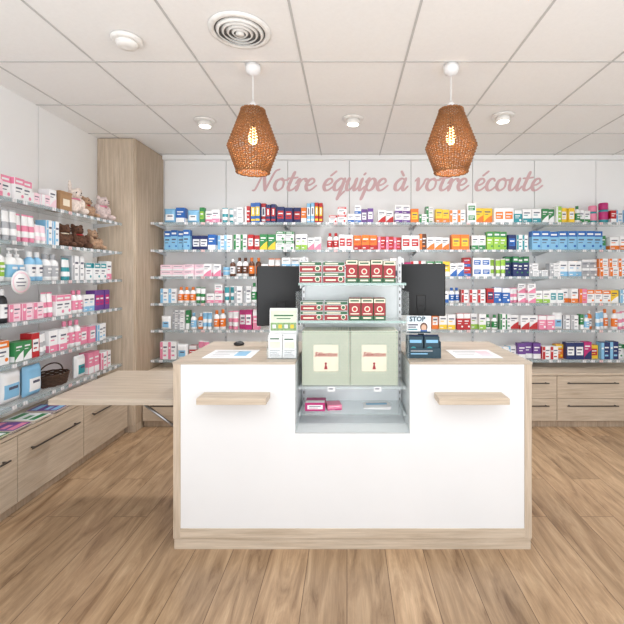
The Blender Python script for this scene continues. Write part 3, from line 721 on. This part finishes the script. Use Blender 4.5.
def patmat():
    m,nt,bb=newmat('green_lattice_print'); L=nt.links; mth=mathf(nt)
    tc=nt.nodes.new('ShaderNodeTexCoord'); mp=nt.nodes.new('ShaderNodeMapping'); mp.inputs['Rotation'].default_value=(0,math.radians(45),0); mp.inputs['Scale'].default_value=(46,46,46)
    L.new(tc.outputs['Object'],mp.inputs[0])
    sp=nt.nodes.new('ShaderNodeSeparateXYZ'); L.new(mp.outputs[0],sp.inputs[0])
    u=mth('PINGPONG',sp.outputs['X'],.5); v=mth('PINGPONG',sp.outputs['Z'],.5)
    line=mth('LESS_THAN',mth('MINIMUM',u,v),.07); dot=mth('GREATER_THAN',mth('MINIMUM',u,v),.24)
    f=mth('MAXIMUM',line,dot)
    mx=nt.nodes.new('ShaderNodeMix'); mx.data_type='RGBA'; L.new(f,mx.inputs[0]); mx.inputs[6].default_value=(*s2l((238,236,218)),1); mx.inputs[7].default_value=(*s2l((74,110,88)),1)
    L.new(mx.outputs[2],bb.inputs['Base Color']); bb.inputs['Roughness'].default_value=.4
    return m
PAT=patmat()
for a,c in ((302,349.7),(350.3,398)):
    y=2.195; x0,x1=wx(a,y),wx(c,y); w=x1-x0; h=.300
    b=MB(); b.box(-w/2,w/2,0,.16,0,h,PAT,.002)
    o=ob('patterned_gift_carton',b.done('pc'),loc=((x0+x1)/2,y,.8432),label='tall cream carton with green lattice pattern and label',cat='box',group='patterned cartons on the display stand')
    b=MB(); b.q(-.066,.066,h*.26,h*.74,cm('cr'),y=-.0010)
    b.disc(0,h*.405,.0065,DR,y=-.002); b.face([(-.010,-.002,h*.30),(.010,-.002,h*.30),(.002,-.002,h*.40),(-.002,-.002,h*.40)],DR)
    ob('front_label',b.done('lo'),parent=o,label='plain cream label with small red motif')
    ob('printed_title',textmesh('S\u00e9lection',.034,DR,shear=.25,bold=.0008),parent=o,loc=(0,-.0022,h*.57),rot=(math.radians(90),0,0))
product('b','mg','wh',.11,.045,.1,3,(wx(315,2.2),2.2,.7008),0,'on the lower glass shelf','small items on the lower display shelf')
product('b','pk','mg',.08,.03,.08,0,(wx(333,2.2)+.01,2.21,.7008),.2,'on the lower glass shelf','small items on the lower display shelf')
for k in range(4):
    b=MB(); b.box(-.075,.075,-.05,.05,0,.002,cm('wh')); b.face([(-.06,.0,.0024),(.06,.0,.0024),(.06,.03,.0024),(-.06,.03,.0024)],cm('lb' if k%2 else 'gy'))
    ob('leaflet',b.done('lf'),loc=(.17,2.28,.7008+.0026*k),rot=(0,0,.05*k-.08),label='white folded leaflet lying on lower glass shelf',cat='leaflet',group='leaflets on the lower display shelf')

# ------------------------------------------------------------------ leaflet stands + STOP sign
DTE=pm('dark_teal_print',(24,58,72),.4); PG=pm('pale_green_print',(214,226,200),.4); MG=pm('meadow_green_print',(132,162,110),.4,var=.3,scale=90)
def leaf(e,w,x,y,z0,z1,A,style):
    b=MB(); b.box(x-w/2,x+w/2,y,y+.006,z0,z1,A); h=z1-z0; u=-.0006+y
    if style==0:
        b.q(x-w*.47,x+w*.47,z0+h*.55,z1-.003,PG,y=u); b.q(x-w*.47,x+w*.47,z0+h*.55,z0+h*.72,MG,y=u-.0003); b.q(x-w*.35,x+w*.35,z0+h*.86,z0+h*.89,Gm,y=u-.0005); b.q(x-w*.25,x+w*.25,z0+h*.80,z0+h*.82,Gm,y=u-.0005)
        for k in range(4): b.q(x-w*.4+w*.27*k*.8,x-w*.4+w*.27*k*.8+w*.12,z0+h*.60,z0+h*.68,cm('ye' if k%2 else 'wh'),y=u-.0007)
        b.q(x-w*.4,x+w*.3,z0+h*.44,z0+h*.46,INK,y=u)
    elif style==1:
        b.q(x-w*.38,x+w*.3,z0+h*.82,z0+h*.88,Gm,y=u); b.q(x-w*.38,x+w*.38,z0+h*.45,z0+h*.72,PG,y=u)
        for k in range(4): b.q(x-w*.4,x+w*(.38-.12*(k%3)),z0+h*(.08+.08*k),z0+h*(.10+.08*k),INK,y=u)
    else:
        b.q(x-w*.4,x+w*.4,z0+h*.7,z0+h*.85,cm('lb'),y=u); b.disc(x-w*.15,z0+h*.35,h*.17,cm('te'),y=u); b.q(x+w*.08,x+w*.4,z0+h*.3,z0+h*.38,cm('wh'),y=u)
    ob('leaflets',b.done('lv'),parent=e)
e=ob('leaflet_holder',None,loc=(wx(282.5,2.2),2.18,CT+.0008),label='clear holder with white and green leaflets on counter',cat='leaflet holder')
b=MB(); w=.165
b.box(-w/2,w/2,0,.08,0,.003,CLEAR); b.box(-w/2,w/2,.077,.08,.003,.24,CLEAR); b.box(-w/2,w/2,0,.003,.003,.06,CLEAR); b.box(-w/2,w/2,.038,.041,.003,.13,CLEAR)
for s_ in (-1,1): b.box(s_*w/2-.0015,s_*w/2+.0015,.003,.077,.003,.12,CLEAR)
ob('acrylic_holder',b.done('ah'),parent=e,label='clear acrylic holder')
leaf(e,.155,0,.068,.004,.272,cm('wh'),0); leaf(e,.155,0,.058,.004,.264,cm('wh'),0)
leaf(e,.074,-.039,.026,.004,.135,cm('wh'),1); leaf(e,.074,.039,.026,.004,.131,cm('wh'),1); leaf(e,.074,-.039,.012,.004,.127,cm('wh'),1); leaf(e,.074,.039,.012,.004,.124,cm('wh'),1)
e=ob('leaflet_holder',None,loc=(.425,2.2,CT+.0008),label='dark teal holder with navy booklets on counter',cat='leaflet holder')
b=MB(); w=.185
b.box(-w/2,w/2,0,.07,0,.004,DTE); b.box(-w/2,w/2,0,.004,.004,.055,DTE); b.box(-w/2,w/2,.066,.07,.004,.12,DTE)
for s_ in (-1,1): b.box(s_*(w/2-.002)-.002,s_*(w/2-.002)+.002,.004,.066,.004,.09,DTE)
b.q(-w*.4,w*.1,.022,.028,cm('lb')); b.q(-w*.4,w*.25,.038,.043,cm('gy'))
ob('card_holder',b.done('ah'),parent=e,label='dark teal card holder')
for x in (-.045,.045):
    for y in (.012,.028,.044): leaf(e,.082,x,y,.005,.115+.1*y,DTE if y<.03 else cm('nv'),2)
SK=pm('portrait_skin_print',(222,178,150),.5)
b=MB(); b.box(-.085,.085,0,.003,0,.122,cm('wh')); b.q(-.083,.083,.08,.120,pm('pale_blue_print',(214,226,234),.4)); b.q(-.083,.083,.002,.014,DTE)
b.disc(.035,.045,.026,cm('br'),y=-.0009,n=20,rz=.03); b.disc(.035,.04,.018,SK,y=-.0013,n=20,rz=.023); b.q(.012,.058,.014,.024,cm('bl'),y=-.0016)
b.q(-.075,-.005,.055,.065,INK); b.q(-.075,-.02,.04,.048,INK); b.q(-.075,-.01,.024,.032,cm('te'))
b.box(-.06,.06,.003,.05,-.0,.003,cm('wh')); b.box(-.06,-.055,.003,.05,-.152,.0,CLEAR); b.box(.055,.06,.003,.05,-.152,.0,CLEAR)
st=ob('stop_card',b.done('stc'),loc=(.41,2.285,CT+.0008+.152*.82),label='small pale stop notice card with face picture on counter',cat='sign')
st.scale=(.82,.82,.82)
ob('printed_word',textmesh('STOP',.046,DTE,bold=.0014),parent=st,loc=(-.01,-.0015,.099),rot=(math.radians(90),0,0))

# ------------------------------------------------------------------ monitors
def monitor(x,y,yaw,w,h,zc,label):
    e=ob('computer_monitor',None,loc=(x,y,CT+.0008),rot=(0,0,yaw),label=label,cat='monitor')
    z0=zc-h/2-CT; z1=z0+h
    ob('screen_housing',boxmesh('sh',-w/2,w/2,0,.03,z0,z1,BLACK,.006),parent=e)
    ob('screen',boxmesh('sc',-w/2+.01,w/2-.01,.03,.032,z0+.012,z1-.01,BLACKG),parent=e)
    b=MB(); b.box(-.03,.03,-.006,0,z0+h*.12,z0+h*.4,BLACK,.003); b.box(-.02,.02,-.010,0.0,.01,z0+h*.2,BLACK,.002); ob('stand_neck',b.done('sn'),parent=e)
    b=MB(); b.lathe([(.075,0),(.075,.006),(.03,.012)],BLACK,n=28,sy=.75); ob('stand_base',b.done('sb'),parent=e)
monitor(wx(281,2.62),2.62,math.radians(14),.31,.39,wz(296,2.6),'black computer monitor seen from behind on counter')
monitor(wx(421,2.62),2.62,math.radians(-14),.31,.34,wz(290,2.6),'black computer monitor seen from behind on counter')

MAT_=pm('desk_mat_white',(236,238,240),.4,var=.02)
for x0,x1,c in ((-.80,-.53,'lb'),(.60,.86,'pk')):
    b=MB(); b.box(0,x1-x0,0,.24,0,.0025,MAT_,.0008)
    for k in range(4): b.face([(.03,.04+.045*k,.0029),(.11+.02*k,.04+.045*k,.0029),(.11+.02*k,.055+.045*k,.0029),(.03,.055+.045*k,.0029)],cm('gy'))
    b.face([(.16,.05,.0029),(.23,.05,.0029),(.23,.19,.0029),(.16,.19,.0029)],cm('lb' if c=='lb' else 'lp'))
    ob('counter_mat',b.done('cm'),loc=(x0,2.2,CT+.0008),label='white printed counter mat lying on counter top',cat='mat',group='mats on the counter')
b=MB(); b.lathe([(.03,0),(.034,.004),(.034,.012),(.02,.022),(.004,.025)],BLACK,n=24)
o=ob('pen_stand',b.done('ps'),loc=(wx(239,2.62),2.62,CT+.0008),label='small black round pen base on counter',cat='desk accessory')

# ------------------------------------------------------------------ pendants
RAT=woodmat('rattan_brown',(104,65,34),(176,118,68),scale=(30,30,60),rough=.55)
BULB=pm('warm_bulb_glass',(255,210,150),.2,emit=9)
def pendant(x,y,label):
    Z0=2.066
    e=ob('pendant_lamp',None,loc=(x,y,Z0),label=label,cat='pendant lamp',group='rattan pendant lamps')
    b=MB(); zt,zm=.372,.150
    def rad(z): return .094+(.148-.094)*z/zm if z<=zm else .148+(.066-.148)*(z-zm)/(zt-zm)
    nr=40; nt_=144
    for k in range(nr+1):
        z=zt*k/nr; r=rad(z); ph=k%2
        pts=[]
        for j in range(nt_):
            a=2*math.pi*j/nt_; rr=r+.0042*math.cos(a*24+math.pi*ph)
            pts.append((rr*math.cos(a),rr*math.sin(a),z+.0018*math.sin(a*12)))
        b.tube(pts,.0030 if 0<k<nr else .006,RAT,n=5,closed=True)
    for j in range(48):
        a=2*math.pi*j/48+.03
        b.tube([(rad(z)*math.cos(a),rad(z)*math.sin(a),z) for z in (0,zm/2,zm,(zm+zt)/2,zt)],.0036 if j%2 else .0024,RAT,n=5)
    ob('lamp_shade',b.done('ls'),parent=e,label='woven brown rattan shade')
    q=CH-.001-Z0
    b=MB(); b.lathe([(.018,zt-.03),(.026,zt-.02),(.026,zt+.03),(.010,zt+.05)],cm('wh'),n=18); b.tube([(0,0,zt+.045),(0,0,q-.05)],.003,cm('wh'),n=8)
    ob('cord',b.done('cord'),parent=e,label='white cord and lamp holder')
    b=MB(); b.lathe([(.045,q-.003),(.045,q-.03),(.038,q-.05),(.012,q-.065)],cm('wh'),n=24); ob('ceiling_rose',b.done('cr'),parent=e,label='white ceiling rose')
    b=MB(); b.lathe([(.004,.165),(.020,.175),(.028,.197),(.028,.215),(.018,.247),(.013,.265),(.013,.29)],BULB,n=18); ob('bulb',b.done('bulb'),parent=e,label='warm glowing bulb')
    b=MB(); b.lathe([(.017,.27),(.017,zt-.03)],BLACK,n=14); ob('socket',b.done('sk'),parent=e)
    L=bpy.data.lights.new('lamp_light','POINT'); L.energy=3.5; L.color=(1,.76,.46); L.shadow_soft_size=.03
    lo=bpy.data.objects.new('lamp_light',L); COL.objects.link(lo); lo.parent=e; lo.location=(0,0,.13)
pendant(wx(253,2.4),2.4,'brown woven rattan pendant lamp hanging from ceiling')
pendant(wx(451,2.4),2.4,'brown woven rattan pendant lamp hanging from ceiling')

# ------------------------------------------------------------------ ceiling fixtures
VW=pm('vent_white',(238,236,232),.5)
b=MB(); b.lathe([(.158,0),(.158,-.006),(.135,-.014),(.128,-.008)],VW,n=40,cap=False)
for r in (.115,.09,.065,.04):
    b.lathe([(r,-.004),(r+.006,-.006),(r-.006,-.02),(r-.010,-.018)],VW,n=40,cap=False)
b.lathe([(.02,-.004),(.022,-.02),(.001,-.022)],VW,n=20,cap=False)
v=ob('air_vent',b.done('v',True),loc=(wx(240,2.06),2.06,CH-.003),label='round white ceiling air vent with concentric rings',cat='vent')
b=MB(); b.lathe([(.127,-.001),(.001,-.0012)],pm('vent_dark',(120,118,116),.8),n=40,cap=False); ob('vent_throat',b.done('vt'),parent=v,label='dark vent opening')
b=MB(); b.lathe([(.078,0),(.078,-.012),(.066,-.02)],VW,n=32); o=ob('smoke_detector',b.done('sd'),loc=(wx(127,2.13),2.13,CH-.0035),label='white round smoke detector on ceiling tile',cat='smoke detector')
b=MB(); b.lathe([(.055,-.02),(.055,-.026),(.046,-.042),(.02,-.046)],VW,n=32); ob('sensor_head',b.done('sh'),parent=o)
LENS=pm('spot_lens_glow',(255,250,240),.3,emit=6)
for px,py in ((205,120),(353,118),(503,115)):
    Y=1.26*400/(275-py); 
    b=MB(); b.lathe([(.085,0),(.085,-.008),(.06,-.012)],VW,n=32); b.lathe([(.05,-.012),(.055,-.04),(.052,-.05),(.045,-.05),(.042,-.04)],VW,n=28)
    o=ob('ceiling_spotlight',b.done('sp'),loc=(wx(px,Y),Y,CH-.0035),label='white round surface mounted ceiling spotlight',cat='spotlight',group='ceiling spotlights')
    b=MB(); b.lathe([(.001,-.0515),(.043,-.0515)],LENS,n=24,cap=False); ob('lens',b.done('ln'),parent=o,label='glowing lens')
    L=bpy.data.lights.new('spot_light','SPOT'); L.energy=58; L.spot_size=math.radians(155); L.spot_blend=.9; L.shadow_soft_size=.08; L.color=(.99,.99,1)
    lo=bpy.data.objects.new('spot_light',L); COL.objects.link(lo); lo.parent=o; lo.location=(0,0,-.08)

# ------------------------------------------------------------------ lighting
def area(loc,rot,sx,sy,e,col=(.98,.99,1)):
    L=bpy.data.lights.new('area','AREA'); L.shape='RECTANGLE'; L.size=sx; L.size_y=sy; L.energy=e; L.color=col
    o=bpy.data.objects.new('area_light',L); COL.objects.link(o); o.location=loc; o.rotation_euler=rot; return o
area((0.4,0.6,2.66),(math.radians(25),0,0),4.5,1.2,30)
area((0.4,-0.5,1.2),(math.radians(148),0,0),4.5,1.2,44)   # added fill out of view, aimed up to brighten the ceiling
w=bpy.data.worlds.new('World'); scene.world=w; w.use_nodes=True
nt=w.node_tree; bg=nt.nodes['Background']; bg.inputs[1].default_value=1.65
bg.inputs[0].default_value=(.92,.955,1,1)

# ------------------------------------------------------------------ camera
c=bpy.data.cameras.new('cam'); co=bpy.data.objects.new('camera',c); COL.objects.link(co)
co.location=(0,0,CZ); co.rotation_euler=(math.radians(90),0,0)
c.sensor_width=36; c.lens=F/624*36; c.shift_x=-(PX-312)/624; c.shift_y=-(312-PY)/624; c.clip_start=.05
scene.camera=co
